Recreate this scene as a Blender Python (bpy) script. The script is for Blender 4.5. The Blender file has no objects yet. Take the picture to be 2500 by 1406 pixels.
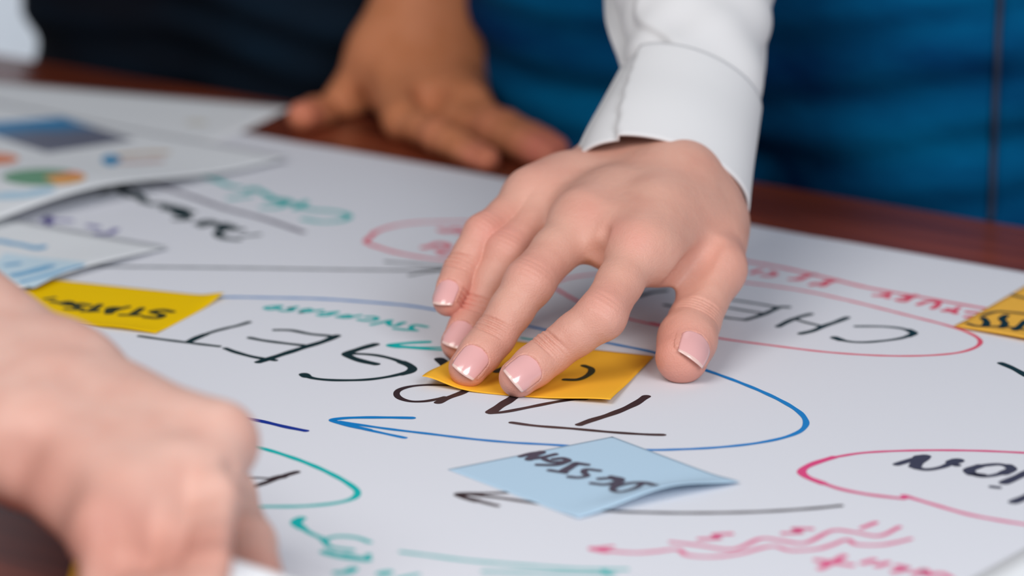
import bpy, bmesh, math, random
import numpy as np
from mathutils import Vector, Matrix

# ---------------------------------------------------------------- camera, world, lights, exposure
SC = bpy.context.scene
COL = SC.collection
F, CX, CY = 8500.0, 1250.0, 703.0
TH = math.atan((703 + 1550) / 8500.0)
ZT, CH = 0.75, 0.407                       # table top height, camera height above it
CAM = np.array([0, 0, ZT + CH])
FW = np.array([0, math.cos(TH), -math.sin(TH)])
UP = np.array([0, math.sin(TH), math.cos(TH)])
RT = np.array([1.0, 0, 0])

cd = bpy.data.cameras.new('camera')
cam = bpy.data.objects.new('camera', cd)
COL.objects.link(cam)
cam.location = CAM
cam.rotation_euler = (math.pi / 2 - TH, 0, 0)
cd.sensor_width = 36
cd.lens = 36 * F / 2500
cd.clip_start = 0.05
cd.clip_end = 50
cd.dof.use_dof = True
cd.dof.focus_distance = 1.41
cd.dof.aperture_fstop = 5.2
cd.dof.aperture_blades = 0
SC.camera = cam

SC.view_settings.view_transform = 'Standard'
SC.view_settings.look = 'None'
SC.view_settings.gamma = 1
SC.view_settings.use_curve_mapping = False
SC.view_settings.exposure = 0.17

w = bpy.data.worlds.new('world')
SC.world = w
w.use_nodes = True
w.node_tree.nodes['Background'].inputs[0].default_value = (0.78, 0.86, 1.0, 1)
w.node_tree.nodes['Background'].inputs[1].default_value = 0.22


def area(name, loc, target, size, power, color):
    l = bpy.data.lights.new(name, 'AREA')
    l.shape = 'RECTANGLE'
    l.size, l.size_y = size
    l.energy = power
    l.color = color
    o = bpy.data.objects.new(name, l)
    COL.objects.link(o)
    o.location = loc
    d = Vector(target) - Vector(loc)
    o.rotation_euler = d.to_track_quat('-Z', 'Y').to_euler()
    return o


area('window_light', (0.75, -0.30, 1.80), (0.05, 1.40, 0.75), (0.9, 0.9), 23, (0.93, 0.96, 1.0))
area('left_fill_light', (-0.60, 0.35, 1.95), (-0.1, 1.4, 0.75), (0.9, 0.9), 14, (1.0, 0.96, 0.92))  # unseen fill added to lift the left side of the table
area('wall_fill_light', (-1.5, 3.75, 0.75), (-0.7, 4.5, 0.75), (0.5, 0.5), 8, (0.9, 0.95, 1.0))  # unseen lamp added to brighten the low part of the back wall


# ---------------------------------------------------------------- pixel helpers (pixel of the 2500x1406 photograph -> place in the room)
def ray(x, y):
    return RT * (x - CX) / F + UP * (CY - y) / F + FW


def P(x, y, h=0.0):
    r = ray(x, y)
    return CAM + r * ((h * .001 - CH) / r[2])


def D(x, y, d):
    return CAM + ray(x, y) * d


def nxt(p, x, y, L):
    r = ray(x, y)
    L = L * .001
    q = CAM - p
    a = r @ r
    b = 2 * r @ q
    c = q @ q - L * L
    s = b * b - 4 * a * c
    t = -b / 2 / a if s < 0 else (-b + s ** .5) / 2 / a
    return CAM + r * t


def unit(v):
    return v / np.linalg.norm(v)


# ---------------------------------------------------------------- material helpers
def mat(name, color, rough=.6, spec=.5, **kw):
    m = bpy.data.materials.new(name)
    m.use_nodes = True
    b = m.node_tree.nodes['Principled BSDF']
    b.inputs['Base Color'].default_value = (*color, 1)
    b.inputs['Roughness'].default_value = rough
    b.inputs['Specular IOR Level'].default_value = spec
    for k, v in kw.items():
        b.inputs[k.replace('_', ' ')].default_value = v
    return m


def N(m, t, **kw):
    n = m.node_tree.nodes.new(t)
    for k, v in kw.items():
        setattr(n, k, v)
    return n


def noise_color(m, c1, c2, scale, stretch=(1, 1, 1), detail=4, lo=.35, hi=.65, bump=0, bdist=.001, coords='Object', off=(0, 0, 0)):
    L = m.node_tree.links.new
    b = m.node_tree.nodes['Principled BSDF']
    tc = N(m, 'ShaderNodeTexCoord')
    mp = N(m, 'ShaderNodeMapping')
    mp.inputs['Scale'].default_value = stretch
    mp.inputs['Location'].default_value = off
    nz = N(m, 'ShaderNodeTexNoise')
    nz.inputs['Scale'].default_value = scale
    nz.inputs['Detail'].default_value = detail
    rp = N(m, 'ShaderNodeValToRGB')
    rp.color_ramp.elements[0].position = lo
    rp.color_ramp.elements[1].position = hi
    rp.color_ramp.elements[0].color = (*c1, 1)
    rp.color_ramp.elements[1].color = (*c2, 1)
    L(tc.outputs[coords], mp.inputs[0])
    L(mp.outputs[0], nz.inputs['Vector'])
    L(nz.outputs['Fac'], rp.inputs[0])
    L(rp.outputs[0], b.inputs['Base Color'])
    if bump:
        bp = N(m, 'ShaderNodeBump')
        bp.inputs['Strength'].default_value = bump
        bp.inputs['Distance'].default_value = bdist
        L(nz.outputs['Fac'], bp.inputs['Height'])
        L(bp.outputs[0], b.inputs['Normal'])
    return m


def paper_mat(name, color, trans=.25):
    """thin sheet: diffuse front with some light let through"""
    m = bpy.data.materials.new(name)
    m.use_nodes = True
    nt = m.node_tree
    L = nt.links.new
    b = nt.nodes['Principled BSDF']
    b.inputs['Base Color'].default_value = (*color, 1)
    b.inputs['Roughness'].default_value = .75
    b.inputs['Specular IOR Level'].default_value = .12
    t = N(m, 'ShaderNodeBsdfTranslucent')
    t.inputs[0].default_value = (*color, 1)
    mx = N(m, 'ShaderNodeMixShader')
    mx.inputs[0].default_value = trans
    L(b.outputs[0], mx.inputs[1])
    L(t.outputs[0], mx.inputs[2])
    L(mx.outputs[0], nt.nodes['Material Output'].inputs[0])
    tc = N(m, 'ShaderNodeTexCoord')
    nz = N(m, 'ShaderNodeTexNoise')
    nz.inputs['Scale'].default_value = 900
    bp = N(m, 'ShaderNodeBump')
    bp.inputs['Strength'].default_value = .12
    bp.inputs['Distance'].default_value = .0002
    L(tc.outputs['Object'], nz.inputs['Vector'])
    L(nz.outputs['Fac'], bp.inputs['Height'])
    L(bp.outputs[0], b.inputs['Normal'])
    return m


def skin_mat(name, base, flush, deep, sss=.16):
    m = bpy.data.materials.new(name)
    m.use_nodes = True
    L = m.node_tree.links.new
    b = m.node_tree.nodes['Principled BSDF']
    at = N(m, 'ShaderNodeAttribute', attribute_name='flush')
    tc = N(m, 'ShaderNodeTexCoord')
    nz = N(m, 'ShaderNodeTexNoise')
    nz.inputs['Scale'].default_value = 70
    nz.inputs['Detail'].default_value = 3
    mx = N(m, 'ShaderNodeMix', data_type='RGBA')
    mx.inputs[6].default_value = (*base, 1)
    mx.inputs[7].default_value = (*flush, 1)
    L(at.outputs['Fac'], mx.inputs[0])
    mr = N(m, 'ShaderNodeMapRange')
    mr.inputs[1].default_value = .42
    mr.inputs[2].default_value = .75
    mr.inputs[3].default_value = 0
    mr.inputs[4].default_value = .55
    L(tc.outputs['Object'], nz.inputs['Vector'])
    L(nz.outputs['Fac'], mr.inputs[0])
    m2 = N(m, 'ShaderNodeMix', data_type='RGBA')
    m2.inputs[7].default_value = (*deep, 1)
    L(mr.outputs[0], m2.inputs[0])
    L(mx.outputs[2], m2.inputs[6])
    L(m2.outputs[2], b.inputs['Base Color'])
    b.inputs['Roughness'].default_value = .48
    b.inputs['Specular IOR Level'].default_value = .38
    b.inputs['Subsurface Weight'].default_value = sss
    b.inputs['Subsurface Radius'].default_value = (1, .35, .2)
    b.inputs['Subsurface Scale'].default_value = .003
    vo = N(m, 'ShaderNodeTexVoronoi')
    vo.inputs['Scale'].default_value = 1300
    n2 = N(m, 'ShaderNodeTexNoise')
    n2.inputs['Scale'].default_value = 420
    n2.inputs['Detail'].default_value = 5
    L(tc.outputs['Object'], vo.inputs['Vector'])
    L(tc.outputs['Object'], n2.inputs['Vector'])
    n3 = N(m, 'ShaderNodeTexNoise')
    n3.inputs['Scale'].default_value = 150
    n3.inputs['Detail'].default_value = 6
    n3.inputs['Roughness'].default_value = .65
    L(tc.outputs['Object'], n3.inputs['Vector'])
    b0_ = N(m, 'ShaderNodeBump')
    b0_.inputs['Strength'].default_value = .35
    b0_.inputs['Distance'].default_value = .0011
    L(n3.outputs['Fac'], b0_.inputs['Height'])
    ad = N(m, 'ShaderNodeMath', operation='ADD')
    L(vo.outputs['Distance'], ad.inputs[0])
    L(n2.outputs['Fac'], ad.inputs[1])
    bp = N(m, 'ShaderNodeBump')
    bp.inputs['Strength'].default_value = .3
    bp.inputs['Distance'].default_value = .0003
    L(ad.outputs[0], bp.inputs['Height'])
    L(b0_.outputs[0], bp.inputs['Normal'])
    L(bp.outputs[0], b.inputs['Normal'])
    return m


# ---------------------------------------------------------------- object helpers
def link(name, me, parent=None, m=None, smooth=False):
    o = bpy.data.objects.new(name, me)
    COL.objects.link(o)
    if parent is not None:
        o.parent = parent
        o.matrix_parent_inverse = Matrix.Translation(-Vector(parent.location))
    if m:
        me.materials.append(m)
    if smooth:
        me.polygons.foreach_set('use_smooth', [True] * len(me.polygons))
    return o


def mesh(name, v, f, parent=None, m=None, smooth=False):
    me = bpy.data.meshes.new(name)
    me.from_pydata([tuple(map(float, p)) for p in v], [], f)
    me.update()
    return link(name, me, parent, m, smooth)


def empty(name, loc, label, cat, group=None):
    o = bpy.data.objects.new(name, None)
    COL.objects.link(o)
    o.location = loc
    o.empty_display_size = .02
    tag(o, label, cat, group)
    return o


def tag(o, label, cat, group=None):
    o['label'] = label
    o['category'] = cat
    if group:
        o['group'] = group


def catmull(pts, step=.0008):
    pts = [np.asarray(p, float) for p in pts]
    if len(pts) == 2:
        n = max(2, int(np.linalg.norm(pts[1] - pts[0]) / step))
        return [pts[0] + (pts[1] - pts[0]) * i / n for i in range(n + 1)]
    q = [2 * pts[0] - pts[1]] + pts + [2 * pts[-1] - pts[-2]]
    out = []
    for i in range(1, len(q) - 2):
        a, b, c, d = q[i - 1:i + 3]
        # centripetal parametrisation keeps sharp turns free of loops
        t0 = 0
        t1 = t0 + max(1e-6, np.linalg.norm(b - a)) ** .5
        t2 = t1 + max(1e-6, np.linalg.norm(c - b)) ** .5
        t3 = t2 + max(1e-6, np.linalg.norm(d - c)) ** .5
        n = max(2, int(np.linalg.norm(c - b) / step))
        for k in range(n):
            t = t1 + (t2 - t1) * k / n
            A1 = (t1 - t) / (t1 - t0) * a + (t - t0) / (t1 - t0) * b
            A2 = (t2 - t) / (t2 - t1) * b + (t - t1) / (t2 - t1) * c
            A3 = (t3 - t) / (t3 - t2) * c + (t - t2) / (t3 - t2) * d
            B1 = (t2 - t) / (t2 - t0) * A1 + (t - t0) / (t2 - t0) * A2
            B2 = (t3 - t) / (t3 - t1) * A2 + (t - t1) / (t3 - t1) * A3
            out.append((t2 - t) / (t2 - t1) * B1 + (t - t1) / (t2 - t1) * B2)
    out.append(pts[-1])
    return out


def onsurf(x, y, hf):
    """point of the sheet seen at a pixel; hf gives the sheet's height (mm) at a place"""
    p = P(x, y, 0)
    for _ in range(4):
        p = P(x, y, hf(p))
    return p


INKN = [0]


def ink(name, strokes, m, parent, wmm=2.3, hf=lambda p: 0., lift=.25):
    """marker strokes: flat rounded ribbons lying on the sheet, all strokes of one word in one mesh"""
    V, Fc = [], []
    for s in strokes:
        ww = wmm
        if isinstance(s, tuple):
            ww, s = s
        INKN[0] = (INKN[0] + 1) % 7
        zl = (lift + .02 * INKN[0]) * .001
        pts = catmull([onsurf(x, y, hf)[:2] for x, y in s])
        pts = np.array([p for i, p in enumerate(pts) if i == 0 or np.linalg.norm(p - pts[i - 1]) > 1e-5])
        if len(pts) < 2:
            continue
        r = ww * .0005 * 1.42
        d = np.gradient(pts, axis=0)
        d /= np.linalg.norm(d, axis=1)[:, None] + 1e-12
        nrm = np.stack([-d[:, 1], d[:, 0]], 1)
        n = len(pts)
        # rounded ends: extra stations beyond both ends
        P2, R2, N2 = [], [], []
        for a in (80, 60, 40, 20):
            P2.append(pts[0] - d[0] * r * math.sin(math.radians(a)))
            R2.append(r * math.cos(math.radians(a)))
            N2.append(nrm[0])
        for i in range(n):
            P2.append(pts[i])
            R2.append(r * (1 + .07 * math.sin(i * .37 + len(V))))
            N2.append(nrm[i])
        for a in (20, 40, 60, 80):
            P2.append(pts[-1] + d[-1] * r * math.sin(math.radians(a)))
            R2.append(r * math.cos(math.radians(a)))
            N2.append(nrm[-1])
        b = len(V)
        for p, rr, nn in zip(P2, R2, N2):
            for sg in (-1, 1):
                q = p + nn * rr * sg
                V.append((q[0], q[1], ZT + hf((q[0], q[1], 0)) * .001 + zl))
        for i in range(len(P2) - 1):
            Fc.append((b + 2 * i, b + 2 * i + 1, b + 2 * i + 3, b + 2 * i + 2))
    return mesh(name, V, Fc, parent, m)


# ---------------------------------------------------------------- implicit surfaces: bodies grown as one continuous skin
def smin(a, b, k):
    h = np.maximum(k - np.abs(a - b), 0) / k
    return np.minimum(a, b) - h * h * k * .25


def rc(p, a, b, ra, rb):
    ba = b - a
    h = np.clip(((p - a) @ ba) / max(1e-12, ba @ ba), 0, 1)
    q = p - a - h[:, None] * ba
    return np.sqrt((q * q).sum(1)) - (ra + (rb - ra) * h)


def surface(fn, lo, hi, res, co=4):
    """surface nets on a fine grid, evaluated only near the surface"""
    lo = np.asarray(lo, float)
    n = np.ceil((np.asarray(hi) - lo) / (res * co)).astype(int) + 1
    cr = res * co
    g = np.stack(np.meshgrid(*[np.arange(k) for k in n], indexing='ij'), -1).reshape(-1, 3)
    cv = fn(lo + (g + .5) * cr - res * .5).reshape(n)
    fine = np.repeat(np.repeat(np.repeat(cv, co, 0), co, 1), co, 2).astype(np.float32)
    near = np.argwhere(np.abs(cv) < cr * 1.6)
    off = np.stack(np.meshgrid(*[np.arange(co)] * 3, indexing='ij'), -1).reshape(-1, 3)
    for s in range(0, len(near), 6000):
        ids = (near[s:s + 6000, None, :] * co + off[None]).reshape(-1, 3)
        fine[ids[:, 0], ids[:, 1], ids[:, 2]] = fn(lo + ids * res)
    ins = fine < 0
    nx, ny, nz = fine.shape
    c = np.zeros((nx - 1, ny - 1, nz - 1), np.int8)
    for dx in (0, 1):
        for dy in (0, 1):
            for dz in (0, 1):
                c += ins[dx:nx - 1 + dx, dy:ny - 1 + dy, dz:nz - 1 + dz]
    cells = np.argwhere((c > 0) & (c < 8))
    idx = -np.ones(c.shape, np.int64)
    idx[cells[:, 0], cells[:, 1], cells[:, 2]] = np.arange(len(cells))
    acc = np.zeros((len(cells), 3))
    cnt = np.zeros(len(cells))
    corners = [(x, y, z) for x in (0, 1) for y in (0, 1) for z in (0, 1)]
    for a in corners:
        for ax in range(3):
            if a[ax]:
                continue
            b = list(a)
            b[ax] = 1
            A = cells + a
            B = cells + b
            fa = fine[A[:, 0], A[:, 1], A[:, 2]]
            fb = fine[B[:, 0], B[:, 1], B[:, 2]]
            x = (fa < 0) != (fb < 0)
            t = fa / np.where(x, fa - fb, 1)
            pt = np.array(a) + np.eye(3)[ax] * t[:, None]
            acc[x] += pt[x]
            cnt[x] += 1
    V = lo + (cells + acc / cnt[:, None]) * res
    quads = []
    for ax in range(3):
        u, v = [(1, 2), (2, 0), (0, 1)][ax]
        sl0 = [slice(None)] * 3
        sl1 = [slice(None)] * 3
        sl0[ax] = slice(0, -1)
        sl1[ax] = slice(1, None)
        ch = ins[tuple(sl0)] != ins[tuple(sl1)]
        e = np.argwhere(ch)
        e = e[(e[:, u] > 0) & (e[:, v] > 0) & (e[:, u] < fine.shape[u] - 1) & (e[:, v] < fine.shape[v] - 1)]
        fl = ins[e[:, 0], e[:, 1], e[:, 2]]
        q = []
        for du, dv in ((1, 1), (0, 1), (0, 0), (1, 0)):
            k = e.copy()
            k[:, u] -= du
            k[:, v] -= dv
            q.append(idx[k[:, 0], k[:, 1], k[:, 2]])
        q = np.stack(q, 1)
        q[~fl] = q[~fl][:, ::-1]
        quads.append(q)
    Q = np.concatenate(quads)
    Q = Q[(Q >= 0).all(1)]
    return V, Q


def numpy_mesh(name, V, Q, parent, m):
    me = bpy.data.meshes.new(name)
    me.vertices.add(len(V))
    me.vertices.foreach_set('co', V.astype(np.float32).ravel())
    me.loops.add(Q.size)
    me.loops.foreach_set('vertex_index', Q.astype(np.int32).ravel())
    me.polygons.add(len(Q))
    me.polygons.foreach_set('loop_start', np.arange(0, Q.size, 4, dtype=np.int32))
    me.update(calc_edges=True)
    me.validate()
    return link(name, me, parent, m, True)


class Limb:
    """a hand: palm cones blended widely, fingers blended into the palm but not into each other"""

    def __init__(s):
        s.palm, s.fingers, s.creases, s.flush, s.dents = [], [], [], [], []
        s.kp, s.kf = .010, .0075

    def field(s, p, detail=True):
        f = None
        for a, b, ra, rb in s.palm:
            d = rc(p, a, b, ra, rb)
            f = d if f is None else smin(f, d, s.kp)
        out = f
        for ch in s.fingers:
            g = None
            for a, b, ra, rb in ch:
                d = rc(p, a, b, ra, rb)
                g = d if g is None else smin(g, d, .0035)
            out = np.minimum(out, smin(f, g, s.kf))
        if detail:
            for c, ax, n, rad, dep, sg in s.creases:
                q = p - c
                t = q @ ax
                qn = q @ n
                lat2 = (q * q).sum(1) - t * t - qn * qn
                # crease line bends a little with the lateral position
                tt = t + lat2 / rad * .12
                mask = np.clip(qn / rad * 1.6 - .1, 0, 1) * np.exp(-lat2 / (rad * .85) ** 2)
                out = out + dep * np.exp(-(tt / sg) ** 2) * mask * (((q * q).sum(1)) < (2.2 * rad) ** 2)
            for c, r, dep in s.dents:
                q = p - c
                out = out + dep * np.exp(-(q * q).sum(1) / (r * r))
        return out

    def hit(s, x, y, d0, d1):
        """place on the skin seen at a pixel, searched between two distances"""
        r_ = ray(x, y)
        t = np.linspace(d0, d1, 500)
        f = s.field(CAM + t[:, None] * r_, False)
        k = np.argmax(f < .0)
        return CAM + t[k] * r_ if f[k] < 0 else CAM + t[np.argmin(f)] * r_

    def build(s, name, parent, m, res, floor=None, nails=()):
        allp = np.array([x for ch in [s.palm] + s.fingers for c in ch for x in c[:2]])
        lo, hi = allp.min(0) - .03, allp.max(0) + .03
        fn = s.field
        if floor is not None:
            def fn(p):                                       # flesh pressed flat where it rests
                return np.maximum(s.field(p), (floor + .0002) - p[:, 2])
        V, Q = surface(fn, lo, hi, res)
        for nl in nails:
            V = nl.sink(V)
        fl = np.zeros(len(V))
        for c, r, a in s.flush:
            fl += a * np.exp(-((V - c) ** 2).sum(1) / (r * r))
        o = numpy_mesh(name, V, Q, parent, m)
        at = o.data.attributes.new('flush', 'FLOAT', 'POINT')
        at.data.foreach_set('value', np.clip(fl, 0, 1).astype(np.float32))
        return o


class Nail:
    """a curved nail plate lying on the back of a fingertip"""

    def __init__(s, tip, prev, r, n, back=.010, fwd=.006, half=.82, flat=.0):
        s.a = unit(tip - prev)
        n = np.asarray(n, float)
        s.n = unit(n - s.a * (n @ s.a))
        s.l = np.cross(s.a, s.n)
        s.c, s.r, s.back, s.fwd, s.half = tip, r, back, fwd, half

    def radius(s, t):
        # plate follows the taper of the tip and flattens toward its free edge
        return s.r * np.sqrt(1.0 - .50 * np.clip(t / (s.r * 1.2), 0, 1) ** 2)

    def sink(s, V):
        q = V - s.c
        t = q @ s.a
        x = q @ s.l
        y = q @ s.n
        ph = np.arctan2(x, y)
        rr = np.hypot(x, y)
        inn = (t > -s.back) & (t < s.fwd) & (np.abs(ph) < s.half) & (rr < 2 * s.r)
        # rounded root
        e = np.clip((t + s.back) / .0035, 0, 1)
        inn &= np.abs(ph) < s.half * np.sqrt(np.clip(1 - (1 - e) ** 2, 0, 1)) + 1e-6
        tgt = np.minimum(rr, s.radius(t) - .00035)
        sc = np.where(inn & (rr > 1e-6), tgt / np.maximum(rr, 1e-6), 1)
        q2 = t[:, None] * s.a + (x * sc)[:, None] * s.l + (y * sc)[:, None] * s.n
        out = V.copy()
        out[inn] = (s.c + q2)[inn]
        # skin fold standing slightly proud around root and sides
        rim = (~inn) & (t > -s.back - .0016) & (t < s.fwd - .004) & (np.abs(ph) < s.half + .22) & (rr < 1.5 * s.r)
        rim &= rr < s.radius(t) + .00045
        k = (s.radius(t) + .00045) / np.maximum(rr, 1e-6)
        q3 = t[:, None] * s.a + (x * k)[:, None] * s.l + (y * k)[:, None] * s.n
        w_ = .75
        out[rim] = (out * (1 - w_) + (s.c + q3) * w_)[rim]
        return out

    def build(s, parent, m, tipm):
        nu, nv = 17, 22
        V, Fc = [], []
        L = s.back + s.fwd
        for j in range(nv):
            v = j / (nv - 1)
            t = -s.back + L * v
            e = min(1, v * L / .0035)
            hw = s.half * math.sqrt(max(0, 1 - (1 - e) ** 2)) if j else .02
            for i in range(nu):
                u = -1 + 2 * i / (nu - 1)
                tt = t - (.0016 * u * u) * v ** 3        # rounded free edge
                ph = hw * u
                r = s.radius(np.array(tt)) + .00005
                V.append(s.c + s.a * tt + (s.l * math.sin(ph) + s.n * math.cos(ph)) * float(r))
        for j in range(nv - 1):
            for i in range(nu - 1):
                k = j * nu + i
                Fc.append((k, k + 1, k + nu + 1, k + nu))
        o = mesh('nail', V, Fc, parent, m, True)
        o.data.materials.append(tipm)
        for k, pl in enumerate(o.data.polygons):
            if k // (nu - 1) >= nv - 3:
                pl.material_index = 1
        sd = o.modifiers.new('s', 'SOLIDIFY')
        sd.thickness = .00045
        sd.offset = 0
        return o


# ---------------------------------------------------------------- materials
M_wall = mat('wall_paint', (.80, .83, .87), .8)
M_floor = noise_color(mat('floor_tile', (.6, .6, .6), .35), (.50, .52, .54), (.62, .64, .66), 3)
M_paper = paper_mat('white_paper', (.80, .808, .86), .1)
M_sheet = paper_mat('office_paper', (.85, .87, .89), .12)
M_orange = paper_mat('orange_note_paper', (1.0, .52, .04), .10)
M_amber = paper_mat('amber_note_paper', (1.0, .56, .08), .2)
M_yellow = paper_mat('yellow_note_paper', (1.0, .66, .0), .2)
M_blue = paper_mat('pale_blue_note_paper', (.58, .77, .92), .2)
M_shirt = paper_mat('white_shirt_cloth', (.78, .775, .78), .12)
M_shirt2 = mat('navy_shirt_cloth', (.008, .02, .04), .9)


def inkm(name, c, rough=.45):
    return mat(name, c, rough, .4)


K_black = inkm('black_marker_ink', (.010, .016, .020))
K_dark = inkm('dark_green_black_marker_ink', (.003, .026, .032))
K_brown = inkm('brown_black_marker_ink', (.035, .018, .022))
K_grey = inkm('grey_marker_ink', (.16, .14, .19))
K_slate = inkm('slate_marker_ink', (.045, .045, .08))
K_teal = inkm('teal_marker_ink', (.0, .48, .46))
K_blue = inkm('blue_marker_ink', (.0, .22, .60))
K_navy = inkm('dark_blue_marker_ink', (.004, .03, .30))
K_pink = inkm('pink_marker_ink', (.78, .06, .22))
K_red = inkm('red_marker_ink', (.80, .10, .16))
K_violet = inkm('violet_marker_ink', (.16, .14, .38))
K_olive = inkm('dark_note_ink', (.035, .04, .01))
K_noteline = inkm('faint_note_ink', (.40, .26, .03))

M_wood = mat('dark_wood', (.1, .03, .02), .25, .2)
nt = M_wood.node_tree
Lk = nt.links.new
tc = N(M_wood, 'ShaderNodeTexCoord')
mp = N(M_wood, 'ShaderNodeMapping')
mp.inputs['Scale'].default_value = (1.2, 14, 14)
nz = N(M_wood, 'ShaderNodeTexNoise')
nz.inputs['Scale'].default_value = 3.2
nz.inputs['Detail'].default_value = 8
nz.inputs['Distortion'].default_value = .8
rp = N(M_wood, 'ShaderNodeValToRGB')
rp.color_ramp.elements[0].position = .3
rp.color_ramp.elements[0].color = (.075, .015, .008, 1)
rp.color_ramp.elements[1].position = .7
rp.color_ramp.elements[1].color = (.27, .055, .022, 1)
Lk(tc.outputs['Object'], mp.inputs[0])
Lk(mp.outputs[0], nz.inputs['Vector'])
Lk(nz.outputs['Fac'], rp.inputs[0])
Lk(rp.outputs[0], nt.nodes['Principled BSDF'].inputs['Base Color'])
bp = N(M_wood, 'ShaderNodeBump')
bp.inputs['Strength'].default_value = .08
bp.inputs['Distance'].default_value = .0005
Lk(nz.outputs['Fac'], bp.inputs['Height'])
Lk(bp.outputs[0], nt.nodes['Principled BSDF'].inputs['Normal'])

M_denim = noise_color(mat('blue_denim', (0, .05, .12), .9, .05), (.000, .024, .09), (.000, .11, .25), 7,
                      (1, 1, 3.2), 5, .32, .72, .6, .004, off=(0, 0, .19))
M_navy = noise_color(mat('dark_navy_denim', (0, .01, .02), .9, .15), (.0015, .0025, .006), (.002, .014, .030), 5,
                     (1, 1, 3), 5, .4, .75, .5, .004)
M_skin = skin_mat('light_skin', (.66, .355, .27), (.70, .27, .215), (.60, .275, .205))
M_skin2 = skin_mat('tanned_skin', (.55, .205, .095), (.62, .19, .13), (.47, .16, .06))
M_skin2.node_tree.nodes['Principled BSDF'].inputs['Specular IOR Level'].default_value = .22
M_skin3 = skin_mat('fair_skin', (.69, .42, .345), (.47, .16, .115), (.62, .31, .24))
M_nail = mat('pink_nail', (.76, .40, .385), .2, .6, Coat_Weight=.6, Coat_Roughness=.08)
M_nailtip = mat('pale_nail_edge', (.80, .54, .48), .2, .6, Coat_Weight=.5)
M_white_plastic = mat('white_marker_barrel', (.85, .86, .88), .3)
M_teal_plastic = mat('teal_marker_cap', (.0, .4, .42), .3)

# ---------------------------------------------------------------- the setting
TU = unit(P(2500, 550) - P(90, 145))            # along the table's far edge, towards the right
TN = np.array([-TU[1], TU[0], 0])               # across the table, away from the camera
E0 = P(90, 145)


def box(name, c, ax, half, m, parent=None, bev=0):
    v = []
    for i in (-1, 1):
        for j in (-1, 1):
            for k in (-1, 1):
                v.append(np.asarray(c) + ax[0] * half[0] * i + ax[1] * half[1] * j + ax[2] * half[2] * k)
    f = [(0, 1, 3, 2), (4, 6, 7, 5), (0, 4, 5, 1), (2, 3, 7, 6), (0, 2, 6, 4), (1, 5, 7, 3)]
    o = mesh(name, v, f, parent, m)
    if bev:
        b = o.modifiers.new('b', 'BEVEL')
        b.width = bev
        b.segments = 3
    return o


XYZ = np.eye(3)
fl = box('floor', (0, 1.3, -.05), XYZ, (4.5, 3.2, .05), M_floor)
fl['kind'] = 'structure'
wb = box('wall_back', (0, 4.55, 1.4), XYZ, (4.5, .05, 1.4), M_wall)
wb['kind'] = 'structure'
bb = box('baseboard_back', (0, 4.485, .06), XYZ, (4.5, .015, .06), M_wall, bev=.004)
bb['kind'] = 'structure'

# ---------------------------------------------------------------- table
tc0 = E0 + TU * .55 - TN * .60
table = empty('table', (tc0[0], tc0[1], 0), 'dark reddish-brown polished wooden table under the large paper', 'table')
AX = np.stack([TU, TN, XYZ[2]])


def table_box(name, c, half, bev=.003):
    o = bpy.data.objects.new(name, None)
    v = []
    me = bpy.data.meshes.new(name)
    for i in (-1, 1):
        for j in (-1, 1):
            for k in (-1, 1):
                v.append((half[0] * i, half[1] * j, half[2] * k))
    me.from_pydata(v, [], [(0, 1, 3, 2), (4, 6, 7, 5), (0, 4, 5, 1), (2, 3, 7, 6), (0, 2, 6, 4), (1, 5, 7, 3)])
    o = link(name, me, None, M_wood)
    o.parent = table
    o.location = c
    b = o.modifiers.new('b', 'BEVEL')
    b.width = bev
    b.segments = 3
    return o


table.rotation_euler = (0, 0, math.atan2(TU[1], TU[0]))
table_box('table_top', (0, 0, ZT - .0175), (1.35, .60, .0174), .004)
for sx in (-1, 1):
    for sy in (-1, 1):
        table_box('leg', (sx * 1.22, sy * .5, (ZT - .035) / 2), (.035, .035, (ZT - .035) / 2), .004)
    table_box('apron', (sx * 1.22, 0, ZT - .035 - .045), (.012, .465, .045))
for sy in (-1, 1):
    table_box('apron', (0, sy * .5, ZT - .035 - .045), (1.185, .012, .045))

# ---------------------------------------------------------------- the large sheet of paper
pa = P(590, 325)
pb = P(2500, 672)
PU = unit(pb - pa)
PN = np.array([PU[1], -PU[0], 0])               # towards the camera
pl = (P(700, 1416) - pa) @ PN                    # width across
O = pa - PU * .09


def wob(s, t):
    """height of the big sheet in mm: flat, with its far edge lying unevenly"""
    e = math.exp(-t / .035)
    return (.4 + e * (.25 + .13 * math.sin(s * 11 + .6) + .08 * math.sin(s * 33)))


nx, ny = 160, 60
V, Fc = [], []
for j in range(ny + 1):
    t = pl * (j / ny) ** 1.6
    for i in range(nx + 1):
        s = 1.20 * i / nx
        edge = 0
        if j == 0:
            edge = .002 * math.sin(s * 19)
        p = O + PU * s + PN * (t + edge)
        V.append((p[0], p[1], ZT + wob(s, t) * .001))
for j in range(ny):
    for i in range(nx):
        k = j * (nx + 1) + i
        Fc.append((k, k + 1, k + nx + 2, k + nx + 1))
sheet = mesh('paper_sheet', V, Fc, None, M_paper, True)
tag(sheet, 'large white paper sheet covered in marker writing and loops, spread over the table', 'paper')
sd = sheet.modifiers.new('s', 'SOLIDIFY')
sd.thickness = .0002
sd.offset = -1


def hp(p):
    q = np.asarray(p)[:2] - O[:2]
    return wob(q @ PU[:2], max(0, q @ PN[:2]))


def W(name, strokes, m, wmm=2.3, parent=sheet, hf=hp):
    return ink(name, strokes, m, parent, wmm, hf)


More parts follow.
